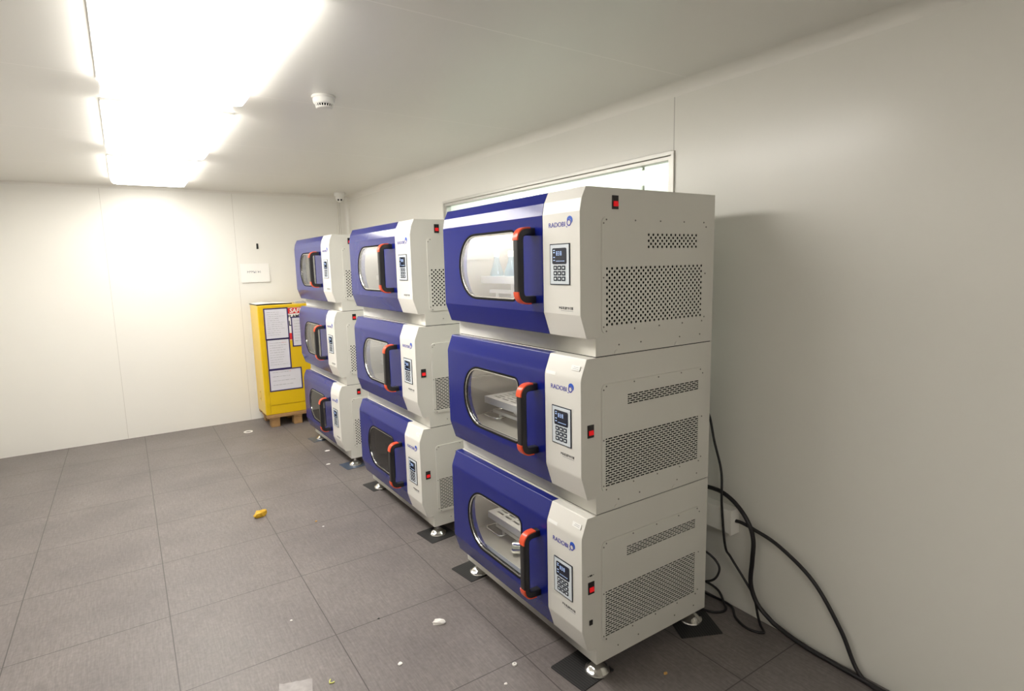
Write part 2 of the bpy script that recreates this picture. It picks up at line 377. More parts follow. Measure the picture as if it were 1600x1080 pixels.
# ------------------------------------------------------------------ incubators
W, D, P_, WS = 1.0599, .6814, .0754, .2211
WIN = (.412, .895, .205, .495)      # y0 y1 z0 z1 of the door window
def outline(d, n=9):
    y0, y1, z0, z1 = WIN; y0 -= d; y1 += d; z0 -= d; z1 += d
    ra, rb = .030+d, .142+d
    pts = []
    for cy, cz, r1, r2, a0 in ((y1-rb, z1-rb, rb, rb, 0), (y0+ra, z1-ra, ra, ra, 90), (y0+ra, z0+ra, ra, ra, 180), (y1-rb, z0+rb, rb, rb, 270)):
        for k in range(n+1):
            a = math.radians(a0+90*k/n); pts.append((cy+r1*math.cos(a), cz+r2*math.sin(a)))
    return pts
def at_x(pts, x): return [(x, y, z) for y, z in pts]
def head_profile(kind, H):
    zt, zb = (.0873, .1656) if kind == 'A' else (.0756, .1716)
    rr = .012 if kind == 'A' else .06
    pts = [(-.011, H), (-.0461, H), (-P_, H-zt), (-P_, zb), (-.0453, .075), (-.004, .075)]
    if kind == 'A':      # the upper slope is folded once more half way up
        pts.insert(2, (-P_+.0092, H-zt+.046)); return fillet(pts, [0, .005, .004, .006, rr*.8, .008, 0])
    return fillet(pts, [0, .006, rr, rr*.8, .008, 0])
def perforated(mb, x0, z0, nx, nz, ax, az, y, kind):
    if kind == 'A':
        for i in range(nx):
            for j in range(nz):
                a, b = x0+i*ax, z0+j*az
                sq = [(a, b), (a+ax/2, b), (a+ax, b), (a+ax, b+az/2), (a+ax, b+az), (a+ax/2, b+az), (a, b+az), (a, b+az/2)]
                if (i+j) % 2: mb.quad(*[(p[0], y, p[1]) for p in sq[::2]]); continue
                cx, cz, r = a+ax/2, b+az/2, .0057
                ho = [(cx+r*math.cos(math.radians(225+45*k)), cz+r*math.sin(math.radians(225+45*k))) for k in range(8)]
                mb.loops([[(px, y, pz) for px, pz in sq], [(px, y, pz) for px, pz in ho], [(px, y+.002, pz) for px, pz in ho]])
    else:
        for j in range(nz):
            b = z0+j*az; edges = [x0+i*ax for i in range(nx+1)]
            if j % 2: edges = [x0]+[x0+(i+.5)*ax for i in range(nx)]+[x0+nx*ax]
            for a, a2 in zip(edges, edges[1:]):
                g = .0024; sl = (az*.22)
                sq = [(a, b), (a2, b), (a2, b+az), (a, b+az)]; ho = [(a+g, b+sl), (a2-g, b+sl), (a2-g, b+az-sl), (a+g, b+az-sl)]
                mb.loops([[(px, y, pz) for px, pz in sq], [(px, y, pz) for px, pz in ho], [(px, y+.002, pz) for px, pz in ho]])

def fn_body(kind, H, lifted):
    zb0 = .004 if lifted else 0.
    mb = MB(); head = offset(head_profile(kind, H), .0035)
    head[0] = (-.011, H-.0005); head[-1] = (-.004, .0755)
    pr = head+[(0, .075), (0, zb0), (D, zb0), (D, H), (-.011, H)]
    mb.extrude(pr, 0, WS-.0026)
    y0 = WS-.0026
    mb.box(0, D, y0, W, zb0, .075); mb.box(-.010, D, y0, W, .075, .184); mb.box(-.010, D, y0, W, .565, H)
    mb.box(.60, D, y0, W, .184, .565); mb.box(-.010, .60, 1.02, W, .184, .565); mb.box(-.010, .60, y0, .26, .184, .565)
    return mb, [M['coat']], .5
def fn_panel(kind, H):
    mb = MB(); o = head_profile(kind, H); i = offset(o, .003)
    i[0] = (o[0][0], H-.003); i[-1] = (o[-1][0], .078)
    mb.extrude(o+i[::-1], -.0004, WS-.0015); return mb, [M['panel']], .5
def fn_door(kind, H):
    mb = MB(); o = head_profile(kind, H); o[0] = (-.0115, H); o[-1] = (-.0115, .075); y0 = WS+.0015; y1 = W
    k = [i for i in range(len(o)-1) if abs(o[i][0]+P_) < 1e-6 and abs(o[i+1][0]+P_) < 1e-6][0]
    zh, zl = o[k][1], o[k+1][1]
    for i in range(len(o)-1):
        if i == k: continue
        (xa, za), (xb, zb) = o[i], o[i+1]; mb.quad((xa, y0, za), (xb, y0, zb), (xb, y1, zb), (xa, y1, za))
    ol = outline(0)
    ring_fill(mb, [(-P_, y0, zh), (-P_, y1, zh), (-P_, y1, zl), (-P_, y0, zl)], at_x(ol, -P_))
    ring_fill(mb, [(-.0115, y0, H), (-.0115, y1, H), (-.0115, y1, .075), (-.0115, y0, .075)], at_x(outline(.045), -.0115))
    mb.loops([at_x(ol, -P_), at_x(ol, -.058), at_x(outline(.045), -.0115)])
    for y in (y0, y1): mb.face([mb.vert((x, y, z)) for x, z in o])
    return mb, [M['blue']], .5
def fn_gasket():
    mb = MB()
    mb.loops([at_x(outline(.006), -P_-.0002), at_x(outline(.005), -P_-.0022), at_x(outline(-.001), -P_-.0022), at_x(outline(-.003), -P_), at_x(outline(-.004), -.056), at_x(outline(.001), -.054)])
    return mb, [M['gasket']], .6
def fn_trim():
    mb = MB(); a, b, x0, x1 = -.0035, -.0085, -.0745, -.070
    mb.loops([at_x(outline(a), x0), at_x(outline(b), x0), at_x(outline(b), x1), at_x(outline(a), x1), at_x(outline(a), x0)]); return mb, [M['chrome']], .6
def fn_glass(mat):
    mb = MB(); mb.loops([at_x(outline(-.0045), -.0705), at_x(outline(-.0045), -.0655)], True, True, True); return mb, [mat], .6
def handle_path():
    e = .07; pts = [(-P_+.001, .484), (-P_-e, .484), (-P_-e, .214), (-P_+.001, .214)]
    return fillet(pts, [0, .045, .045, 0], 8)
def sweep(mb, path, sec, cl=True):
    ls = []
    for i, p in enumerate(path):
        t = (Vector(path[min(i+1, len(path)-1)])-Vector(path[max(i-1, 0)])).normalized(); nrm = (t.y, -t.x)   # outward side
        ls.append([(p[0]+nrm[0]*b, .288+a, p[1]+nrm[1]*b) for a, b in sec])
    mb.loops(ls, True, cl, cl)
def rrect(hx, hy, r, n=4):
    out = []
    for cx, cy, a0 in ((hx-r, hy-r, 0), (-hx+r, hy-r, 90), (-hx+r, -hy+r, 180), (hx-r, -hy+r, 270)):
        for k in range(n+1):
            a = math.radians(a0+90*k/n); out.append((cx+r*math.cos(a), cy+r*math.sin(a)))
    return out
def outward_sign():
    p = handle_path(); i = len(p)//2; t = Vector(p[i+1])-Vector(p[i]); return -1 if t.y < 0 else 1
def fn_handle():
    mb = MB(); sweep(mb, handle_path(), rrect(.017, .0152, .006)); return mb, [M['black']], .6
def fn_cap(top):
    p = handle_path(); h = len(p)//2
    arc = p[1:10] if top else p[-10:-1]
    far = (-P_-.022, .484) if top else (-P_-.022, .214)
    arc = [far]+arc if top else arc+[far]
    t = Vector(p[h])-Vector(p[h-1]); nx = t.y   # sign of outward normal at the bar
    sg = 1 if nx < 0 else -1
    mb = MB(); sec = [(a, sg*(b+.0142)) for a, b in rrect(.0178, .0035, .003)]
    sweep(mb, arc, sec); return mb, [M['red']], .6
def fn_cover(kind):
    mb = MB(); y = -.0045
    x0, x1, z0, z1 = .028, .628, .09, .522; r = .02
    if kind == 'A': blocks = [(.047, .117, 43, 19, .0129, .0117), (.268, .407, 23, 5, .0129, .0117)]
    else: blocks = [(.044, .108, 20, 20, .0278, .01), (.162, .424, 14, 5, .031, .0088)]
    def rect(bl): return (bl[0], bl[0]+bl[2]*bl[4], bl[1], bl[1]+bl[3]*bl[5])
    (a0, a1, b0, b1), (c0, c1, d0, d1) = rect(blocks[0]), rect(blocks[1])
    q = lambda xa, xb, za, zb: mb.quad((xa, y, za), (xb, y, za), (xb, y, zb), (xa, y, zb))
    # frame sheet around the two vents
    zmid = (b1+d0)/2
    lo = [(x0, zmid), (x0, z0+r)]+[(x0+r-r*math.cos(t*PI/8), z0+r-r*math.sin(t*PI/8)) for t in range(1, 4)]+[(x0+r, z0), (x1-r, z0)]+[(x1-r+r*math.sin(t*PI/8), z0+r-r*math.cos(t*PI/8)) for t in range(1, 4)]+[(x1, z0+r), (x1, zmid)]
    hi = [(x1, zmid), (x1, z1-r)]+[(x1-r+r*math.cos(t*PI/8), z1-r+r*math.sin(t*PI/8)) for t in range(1, 4)]+[(x1-r, z1), (x0+r, z1)]+[(x0+r-r*math.sin(t*PI/8), z1-r+r*math.cos(t*PI/8)) for t in range(1, 4)]+[(x0, z1-r), (x0, zmid)]
    P3 = lambda l: [(px, y, pz) for px, pz in l]
    ring_fill(mb, P3(lo), P3([(a0, b0), (a1, b0), (a1, b1), (a0, b1)]))
    ring_fill(mb, P3(hi), P3([(c0, d0), (c1, d0), (c1, d1), (c0, d1)]))
    full = lo[1:-1]+hi[1:-1]
    mb.loops([P3(full), [(px, 0, pz) for px, pz in full]])
    for bl in blocks: perforated(mb, bl[0], bl[1], bl[2], bl[3], bl[4], bl[5], y, kind)
    mb.box(a0-.002, a1+.002, -.0012, -.0006, b0-.002, b1+.002, 1); mb.box(c0-.002, c1+.002, -.0012, -.0006, d0-.002, d1+.002, 1)  # dark sheets behind the holes stand in for the shaded interior
    return mb, [M['coat'], M['dark']], .5
def fn_screw():
    mb = MB(); mb.cyl((0, 0, 0), (0, -.0022, 0), .0034, 10, r1=.0024); return mb, [M['screw']], None
SCREWS = [(.036, .50), (.05, .513), (.20, .513), (.34, .513), (.48, .513), (.605, .513), (.62, .495), (.036, .30), (.62, .30), (.036, .115), (.62, .115), (.05, .098), (.20, .098), (.34, .098), (.48, .098), (.605, .098)]
def fn_plate():
    mb = MB(); x = -P_-.0004
    mb.box(x-.0030, x, .055, .172, .276, .430, 1); mb.box(x-.0034, x-.001, .0585, .1685, .2795, .4265, 0); return mb, [M['display_plate'], M['navy']], None
def fn_screen():
    mb = MB(); x = -P_-.0038; pr = rrect(.042, .030, .006)
    mb.loops([[(x, .1135+a, .384+b) for a, b in pr], [(x-.0012, .1135+a, .384+b) for a, b in pr]], True, True, True); return mb, [M['screen']], None
def fn_digits():
    mb = MB(); x = -P_-.0054
    def seg(y0, y1, z0, z1): mb.box(x, x+.0005, y0, y1, z0, z1)
    for k, yy in enumerate((.124, .113, .100)):
        for (a, b, c, d) in ((0, .007, .013, .0148), (0, .007, .0062, .008), (0, .007, -.0006, .0012), (0, .0018, 0, .014), (.0055, .007, 0, .014))[:(5 if k != 1 else 4)]:
            seg(yy+a, yy+b, .389+c-.002, .389+d-.002)
    for zz in (.404, .396, .378, .367): seg(.139, .149, zz, zz+.003)
    for k in range(6): seg(.083+.0085*k, .089+.0085*k, .364, .3665)
    return mb, [M['digits']], None
def fn_key():
    mb = MB(); pr = rrect(.0105, .0085, .0025, 2)
    mb.loops([[(0, a, b) for a, b in pr], [(-.0012, a, b) for a, b in pr]], True, True, True)
    mb.box(-.0017, -.001, -.0045, .0045, -.0035, .0035, 1); return mb, [M['navy'], M['display_plate']], None
def fn_brand():
    return text_mesh('RADOBI', .025, M['logo'])
def fn_emblem():
    mb = MB(); n = 22   # ring letter with a leaping fin over it
    def arc(cx, cz, r0f, r1f, a0, a1, mi, x=0):
        l0, l1 = [], []
        for k in range(n+1):
            u = k/n; a = math.radians(a0+(a1-a0)*u)
            l0.append((x, cx+r0f(u)*math.cos(a), cz+r0f(u)*math.sin(a))); l1.append((x, cx+r1f(u)*math.cos(a), cz+r1f(u)*math.sin(a)))
        mb.loops([l0, l1, [(p[0]-.0006, p[1], p[2]) for p in l1], [(p[0]-.0006, p[1], p[2]) for p in l0], l0], False, False, False, mi)
    arc(0, 0, lambda u: .0085, lambda u: .0125, 0, 360, 0)
    arc(.002, .0, lambda u: .0135-.001*u, lambda u: .0135+.011*math.sin(PI*min(1, u*1.05))**.8, 150, -15, 1)
    arc(-.010, -.013, lambda u: .001, lambda u: .006*(1-u)+.0005, 170, 340, 0)
    return mb, [M['logo'], M['logo2']], None
def fn_caption():
    mb = MB(); rnd = random.Random(3); x = 0
    for k in range(8):       # small unreadable print: a row of strokes and a hairline below
        y0 = -.0105*k
        for _ in range(4):
            if rnd.random() < .5: zz = rnd.uniform(0, .008); mb.box(x-.0004, x, y0-.0085, y0, zz, zz+.0016)
            else: yy = y0-rnd.uniform(0, .007); mb.box(x-.0004, x, yy-.0015, yy, 0, .010)
    mb.box(x-.0004, x, -.082, -.012, -.006, -.0045, 1); return mb, [M['ink'], M['faintink']], None
def fn_sticker(kind, H, w, h, which):
    mb = MB(); o = head_profile(kind, H)
    # lies on the upper slope of the panel, following its curve
    s = [p for p in o if H-.078 < p[1] < H-.004]; s = offset(s, -.0010)
    lo = len(s)
    mb.loops([[(x, 0, z) for x, z in s], [(x, w, z) for x, z in s], [(x+.0008, w, z-.0003) for x, z in s], [(x+.0008, 0, z-.0003) for x, z in s], [(x, 0, z) for x, z in s]], False)
    return mb, [M['sticker']], None
def fn_sticker2(w):
    mb = MB(); mb.box(-.0008, 0, 0, w, 0, .02); mb.box(-.0011, -.0008, w*.15, w*.8, .006, .0075, 1); mb.box(-.0011, -.0008, w*.15, w*.7, .012, .0135, 1); return mb, [M['sticker'], M['faintink']], None
def fn_switch():
    mb = MB(); frame_y = -.003
    mb.box(-.0155, .0155, frame_y, 0, -.025, .025); mb.box(-.0125, .0125, frame_y-.0005, frame_y, -.021, .021); return mb, [M['black']], None
def fn_rocker():
    mb = MB(); y = -.0036   # two-sided rocker, lower half pressed out
    pr = [(y, -.015), (y-.0055, -.013), (y-.0025, .004), (y, .004)]
    mb.loops([[(-.0105, a, b) for a, b in pr], [(.0105, a, b) for a, b in pr]], True, True, True); return mb, [M['redlamp']], None
def fn_chamber():
    mb = MB(); x0, x1, y0, y1, z0, z1 = -.009, .599, .261, 1.019, .185, .564
    mb.quad((x1, y0, z0), (x1, y1, z0), (x1, y1, z1), (x1, y0, z1)); mb.quad((x0, y0, z0), (x1, y0, z0), (x1, y0, z1), (x0, y0, z1)); mb.quad((x0, y1, z0), (x1, y1, z0), (x1, y1, z1), (x0, y1, z1))
    mb.quad((x0, y0, z0), (x1, y0, z0), (x1, y1, z0), (x0, y1, z0)); mb.quad((x0, y0, z1), (x1, y0, z1), (x1, y1, z1), (x0, y1, z1))
    mb.box(x0+.02, x1, y1-.012, y1-.001, .385, .397); mb.box(x1-.012, x1-.001, y0, y1, .385, .397)
    return mb, [M['steelmat']], None
def fn_platform():
    mb = MB(); x0, x1, y0, y1, z = .077, .545, .30, .955, .300
    nx, ny = 15, 8; mx, my = .026, .03; sx = (x1-x0-2*mx)/nx; sy = (y1-y0-2*my)/ny
    mb.quad((x0, y0, z), (x1, y0, z), (x1, y0+my, z), (x0, y0+my, z)); mb.quad((x0, y1-my, z), (x1, y1-my, z), (x1, y1, z), (x0, y1, z))
    mb.quad((x0, y0+my, z), (x0+mx, y0+my, z), (x0+mx, y1-my, z), (x0, y1-my, z)); mb.quad((x1-mx, y0+my, z), (x1, y0+my, z), (x1, y1-my, z), (x1-mx, y1-my, z))
    for i in range(nx):
        for j in range(ny):
            a, b = x0+mx+i*sx, y0+my+j*sy; g, h = sx*.27, sy*.12
            o = [(a, b), (a+sx, b), (a+sx, b+sy), (a, b+sy)]; n = [(a+g, b+h), (a+sx-g, b+h), (a+sx-g, b+sy-h), (a+g, b+sy-h)]
            mb.loops([[(p, q, z) for p, q in o], [(p, q, z) for p, q in n], [(p, q, z-.004) for p, q in n]])
    mb.box(x0, x0+.003, y0, y1, z-.035, z); mb.box(x0, x1, y1-.003, y1, z-.035, z); mb.box(x0, x1, y0, y0+.003, z-.035, z); mb.box(x1-.003, x1, y0, y1, z-.035, z)
    return mb, [M['steel']], None
def fn_drive():
    mb = MB(); mb.box(.17, .48, .42, .82, .186, .262); mb.box(.105, .125, .33, .92, .215, .232)
    for yy in (.40, .86): mb.cyl((.115, yy, .186), (.115, yy, .216), .008)
    return mb, [M['steel']], None
def fn_loop():
    mb = MB(); z = .190
    pts = fillet([(.20, .93, z+.02), (.085, .985, z+.012), (.075, .85, z+.012), (.19, .79, z+.02)], [0, .02, .02, 0]) if 0 else None
    path = [Vector(p) for p in ((.20, .93, z+.03), (.11, .972, z+.016), (.084, .978, z+.012), (.074, .962, z+.010), (.074, .90, z+.008), (.076, .85, z+.008), (.088, .832, z+.010), (.12, .828, z+.014), (.20, .80, z+.03))]
    mb.tube(path, .004, 8); return mb, [M['chrome']], 1.
def fn_hub():
    mb = MB(); a, b = Vector((.045, .66, .222)), Vector((.14, .57, .222)); mb.cyl(a, b, .032, 24); d = (b-a).normalized()
    mb.cyl(a-d*.006, a, .026, 24); return mb, [M['chrome']], .6
def fn_lamp(mat):
    mb = MB(); mb.cyl((.05, .34, .545), (.05, .94, .545), .011, 12); mb.box(.036, .064, .32, .34, .53, .5635, 0); return mb, [mat], .6
def fn_foot():
    mb = MB(); z = -.071
    mb.lathe([(.052, z), (.054, z+.004), (.052, z+.010), (.044, z+.014), (.036, z+.022), (.026, z+.030), (.016, z+.034), (.011, z+.036), (.011, z+.075)], 32); return mb, [M['chrome']], .5
def fn_seal():
    mb = MB(); mb.box(.004, D-.004, .004, W-.004, 0, .004); return mb, [M['rubber']], None
def fn_tab():
    mb = MB(); n = 12; r = .013
    mb.loops([[(r*math.cos(PI*k/n), 0, r*1.2*math.sin(PI*k/n)) for k in range(n+1)], [(r*math.cos(PI*k/n), -.002, r*1.2*math.sin(PI*k/n)) for k in range(n+1)]], True, True, True); return mb, [M['coat']], None

def incubator(loc, rz, kind, H, role, label, lamp, pane, loop=False, hub=False, ports=False, logo_dim=False):
    t = empty('shaking_incubator', loc, rz); tag(t, label, 'incubator', 'stacked shaking incubators')
    lifted = role != 'bottom'
    K = (kind, H)
    cached(('body', K, lifted), 'cabinet_body', lambda: fn_body(kind, H, lifted), t)
    fp = cached(('panel', K), 'front_panel', lambda: fn_panel(kind, H), t); fp['label'] = 'white front panel with the controls'
    dr = cached(('door', K), 'door', lambda: fn_door(kind, H), t); dr['label'] = 'blue bevelled door with a rounded window'
    cached('gasket', 'window_gasket', fn_gasket, dr); cached('trim', 'window_trim', fn_trim, dr)
    cached(('glass', pane.name), 'window_pane', lambda: fn_glass(pane), dr)
    hd = cached('handle', 'handle', fn_handle, dr); hd['label'] = 'black bow handle'
    for top in (True, False):
        c = cached(('cap', top), 'handle_corner', lambda: fn_cap(top), dr); c['label'] = 'orange red handle corner'
    # control panel
    dz = H-.629 if kind == 'B' else 0
    cached('plate', 'control_plate', fn_plate, fp); cached('screen', 'screen', fn_screen, fp); cached('digits', 'screen_readout', fn_digits, fp)
    for i in range(3):
        for j in range(3): cached('key', 'key', fn_key, fp, (-P_-.0038, .1135+(i-1)*.0245, .3165+(j-1)*.0205+.003))
    b = cached('brand', 'brand_lettering', fn_brand, fp); b.rotation_euler = (PI/2, 0, -PI/2); b.location = (-P_-.0006, .182, .492 if kind == 'A' else .496)
    w = text_width(CACHE['brand']); b.scale = (.100/w, 1, 1); b['label'] = 'dark blue lettering'
    e = cached('emblem', 'round_emblem', fn_emblem, fp, (-P_-.0004, .060, .504 if kind == 'A' else .508)); e['label'] = 'blue ring emblem with a fin'
    e.scale = (1, -1, 1)
    cached('caption', 'small_print', fn_caption, fp, (-P_-.0004, .122, .184 if kind == 'A' else .236))
    if kind == 'B':
        cached(('sticker', K), 'sticker', lambda: fn_sticker(kind, H, .058, .06, 0), fp, (0, .153, 0))
        s = cached('sticker2', 'sticker', lambda: fn_sticker2(.05), fp, (-.0660, .018, H-.046)); s.rotation_euler = (0, math.radians(18), 0)
    # side
    cv = cached(('cover', kind), 'side_cover', lambda: fn_cover(kind), t); cv['label'] = 'perforated side cover'
    for (x, z) in SCREWS: cached('screw', 'screw', fn_screw, cv, (x, -.0045, z))
    sx, sz = (.097, .577) if kind == 'A' else (-.028, .348)
    sw = cached('switch', 'power_switch', fn_switch, t, (sx, 0, sz)); r = cached('rocker', 'rocker', fn_rocker, sw); r['label'] = 'glowing red rocker'
    if ports:
        m = MB(); m.box(-.008, .008, -.003, 0, -.010, .010); obj('socket', m, M['black'], t, (-.030, 0, .200))
        m = MB(); m.box(-.010, .004, -.0015, 0, -.003, .003); m.box(.009, .012, -.0015, 0, -.0015, .0015); m.box(-.018, -.015, -.0015, 0, -.0015, .0015); obj('socket', m, M['black'], t, (-.026, 0, .400))
    if lifted:
        cached('seal', 'rubber_seal', fn_seal, t)
        for x in (.108, .452): cached('tab', 'locating_tab', fn_tab, t, (x, 0, .006))
    for x in (.12, .24, .47, .60): cached('screw', 'screw', fn_screw, t, (x, 0, .040))
    # inside
    cached('chamber', 'chamber_lining', fn_chamber, t); pf = cached('platform', 'shaker_platform', fn_platform, t); cached('drive', 'shaker_drive', fn_drive, t)
    if loop: cached('loop', 'wire_loop', fn_loop, t)
    if hub: cached('hub', 'fan_hub', fn_hub, t)
    if lamp: cached(('lamp', lamp), 'chamber_lamp', lambda: fn_lamp(lamp_mat('chamber_lamp_%g' % lamp, lamp)), t)
    if role == 'bottom':
        for (x, y) in FEET: cached('foot', 'levelling_foot', fn_foot, t, (x, y, 0))
    return t
FEET = [(.045, .045), (.045, 1.015), (.64, .045), (.64, 1.015)]
ZB, ZM, ZT = .075, .7151, 1.3432; HB, HM, HT = .6401, .6281, .6293
X1, Y1, R1 = .0245, 1.5265, .0046; X2, Y2, R2 = .0344, 3.1391, .0164
incubator((0, 0, ZT), 0, 'A', HT, 'top', 'blue and white incubator on top of the nearest stack, brightly lit misted window', 60, M['glassfog'])
incubator((0, 0, ZM), 0, 'B', HM, 'middle', 'middle blue and white incubator of the nearest stack, lit steel tray inside', 19, M['glass'], loop=True)
incubator((0, 0, ZB), 0, 'B', HB, 'bottom', 'bottom blue and white incubator of the nearest stack, on chrome feet with lit tray', 19, M['glass'], loop=True, hub=True, ports=True)
incubator((X1, Y1, ZT), R1, 'A', HT, 'top', 'blue and white incubator on top of the middle stack, white lit window', 30, M['glassfog'])
incubator((X1, Y1, ZM), R1, 'B', HM, 'middle', 'central blue and white incubator of the middle stack, dull white window', 12, M['glassfog'])
incubator((X1, Y1, ZB), R1, 'B', HB, 'bottom', 'bottom blue and white incubator of the middle stack, dark grey window', 0, M['glasssmoke'])
incubator((X2, Y2, ZT), R2, 'A', HT, 'top', 'blue and white incubator on top of the farthest stack below the ceiling camera', 2.5, M['glass'])
incubator((X2, Y2, ZM), R2, 'A', HM, 'middle', 'middle incubator of the farthest stack beside the yellow cabinet, beige window', 2.5, M['glass'])
incubator((X2, Y2, ZB), R2, 'A', HB, 'bottom', 'bottom incubator of the farthest stack, dark window, standing near the pallet', 0, M['glasssmoke'])

# flasks on the tray of the nearest top incubator
def flask(loc, label):
    t = empty('conical_flask', loc); tag(t, label, 'flask', 'flasks inside the top incubator')
    m = MB(); m.lathe([(.030, 0), (.036, .004), (.034, .015), (.014, .075), (.0125, .10), (.016, .104)], 24); obj('vessel', m, M['flask'], t, smooth=.8)
    m = MB(); m.lathe([(.012, .092), (.015, .098), (.0155, .118), (.010, .122)], 16); obj('stopper', m, M['whiteplastic'], t, smooth=.8)
zf = ZT+.3005
flask((.125, .875, zf), 'bluish conical flask on the misted tray, farthest left')
flask((.205, .83, zf), 'bluish conical flask in the middle of the misted tray')
flask((.125, .745, zf), 'bluish conical flask on the misted tray, by the handle')

# ------------------------------------------------------------------ pads under the feet
def pad(x, y, rz, s, label, mat=M['pad']):
    m = MB(); pr = rrect(s/2, s/2, .006, 3)
    m.loops([[(a, b, 0) for a, b in pr], [(a, b, .0035) for a, b in pr]], True, True, True)
    o = obj('foot_pad', m, mat, None, (x, y, 0), rot=(0, 0, rz)); tag(o, label, 'pad', 'pads under the incubator feet')
def foot_at(ox, oy, r, k):
    x, y = FEET[k]; c, s = math.cos(r), math.sin(r); return ox+c*x-s*y, oy+s*x+c*y
fx, fy = foot_at(0, 0, 0, 0); pad(fx-.043, fy+.046, .1, .19, 'ribbed black pad under the nearest front foot')
fx, fy = foot_at(0, 0, 0, 1); pad(fx-.005, fy+.04, .12, .19, 'ribbed black pad under the nearest stack, left front foot')
fx, fy = foot_at(0, 0, 0, 2); pad(fx-.01, fy-.02, -.45, .20, 'black pad under the nearest stack, back foot by the wall')
fx, fy = foot_at(0, 0, 0, 3); pad(fx, fy, .05, .19, 'black pad behind the nearest stack, hidden back foot')
fx, fy = foot_at(X1, Y1, R1, 0); pad(fx-.005, fy+.005, .1, .19, 'ribbed dark pad under the middle stack, right front foot')
fx, fy = foot_at(X1, Y1, R1, 1); pad(fx+.005, fy+.06, .1, .19, 'ribbed dark pad under the middle stack, left front foot')
for k in (2, 3):
    fx, fy = foot_at(X1, Y1, R1, k); pad(fx, fy, .05, .19, 'dark pad under the middle stack, %s back foot' % ('right' if k == 2 else 'left'))
fx, fy = foot_at(X2, Y2, R2, 0); pad(fx-.02, fy+.005, .1, .18, 'blue grey plate under the farthest stack, right front foot', M['bluepad'])
fx, fy = foot_at(X2, Y2, R2, 1); pad(fx-.02, fy+.01, .1, .18, 'blue grey plate under the farthest stack, left front foot', M['bluepad'])
for k in (2, 3):
    fx, fy = foot_at(X2, Y2, R2, k); pad(fx, fy, .05, .18, 'blue grey plate under the farthest stack, %s back foot' % ('right' if k == 2 else 'left'), M['bluepad'])

# ------------------------------------------------------------------ yellow safety cabinet on its pallet
CX0, CX1, CY0, CY1, CZ0, CZ1 = -.308, .30, 4.90, 5.33, .140, 1.325
t = empty('safety_cabinet', (CX0, CY0, CZ0)); tag(t, 'yellow metal safety cabinet with papers taped on, standing on a pallet', 'cabinet')
w_, d_, h_ = CX1-CX0, CY1-CY0, CZ1-CZ0
m = MB(); m.box(0, w_, .012, d_, 0, h_); bevel(obj('body', m, M['yellow'], t), .008)
m = MB(); m.box(.052, w_-.03, 0, .0125, .105, h_-.035); dd = bevel(obj('door', m, M['yellow'], t), .004); dd['label'] = 'yellow door'
m = MB(); m.box(.052, w_-.004, .0035, .0125, .004, .098); m.box(.004, .048, .0035, .0125, .004, h_-.004); m.box(.052, w_-.004, .0035, .0125, h_-.03, h_-.004); bevel(obj('door_frame', m, M['yellow'], t), .002)
m = MB(); m.box(-.003, 0, .20, .235, .13, .25); m.box(-.0045, -.003, .208, .227, .15, .16, 1); m.box(-.0045, -.003, .208, .227, .225, .235, 1); bevel(obj('side_vent', m, [M['yellow'], M['signblack']], t), .001)
m = MB(); m.cyl((.048, .002, .13), (.048, .002, .19), .006, 10); m.cyl((.048, .002, .9), (.048, .002, .96), .006, 10); obj('hinge', m, M['yellow'], t, smooth=.6)
# warning sign printed on the door (part of the cabinet)
def place_text(txt, size, mat, parent, x, y, z, wid, shear=0, name='lettering', bold=.0):
    me = text_mesh(txt, size, mat, .0003, 1, shear, bold); o = link(name, me, parent); o.rotation_euler = (PI/2, 0, 0); o.location = (x, y, z)
    o.scale = (wid/max(text_width(me), 1e-6), 1, 1); return o
sg = MB(); sg.box(.290, .560, -.0022, -.0002, .80, 1.15); sg.box(.292, .558, -.0030, -.0022, 1.085, 1.148, 1); sg.box(.292, .558, -.0030, -.0022, .803, .875, 1)
s_ = obj('warning_sign', sg, [M['signwhite'], M['signred']], t); s_['label'] = 'red and white warning sign'
place_text('SAFETY', .066, M['signwhite'], s_, .318, -.0034, 1.094, .215, .15, bold=.0015)
place_text('FLAMMABLE', .045, M['signblack'], s_, .242, -.0026, 1.040, .27, 0, bold=.0015).location.x = .295
place_text('LIQUID', .075, M['signblack'], s_, .302, -.0026, .955, .20, 0, bold=.002)

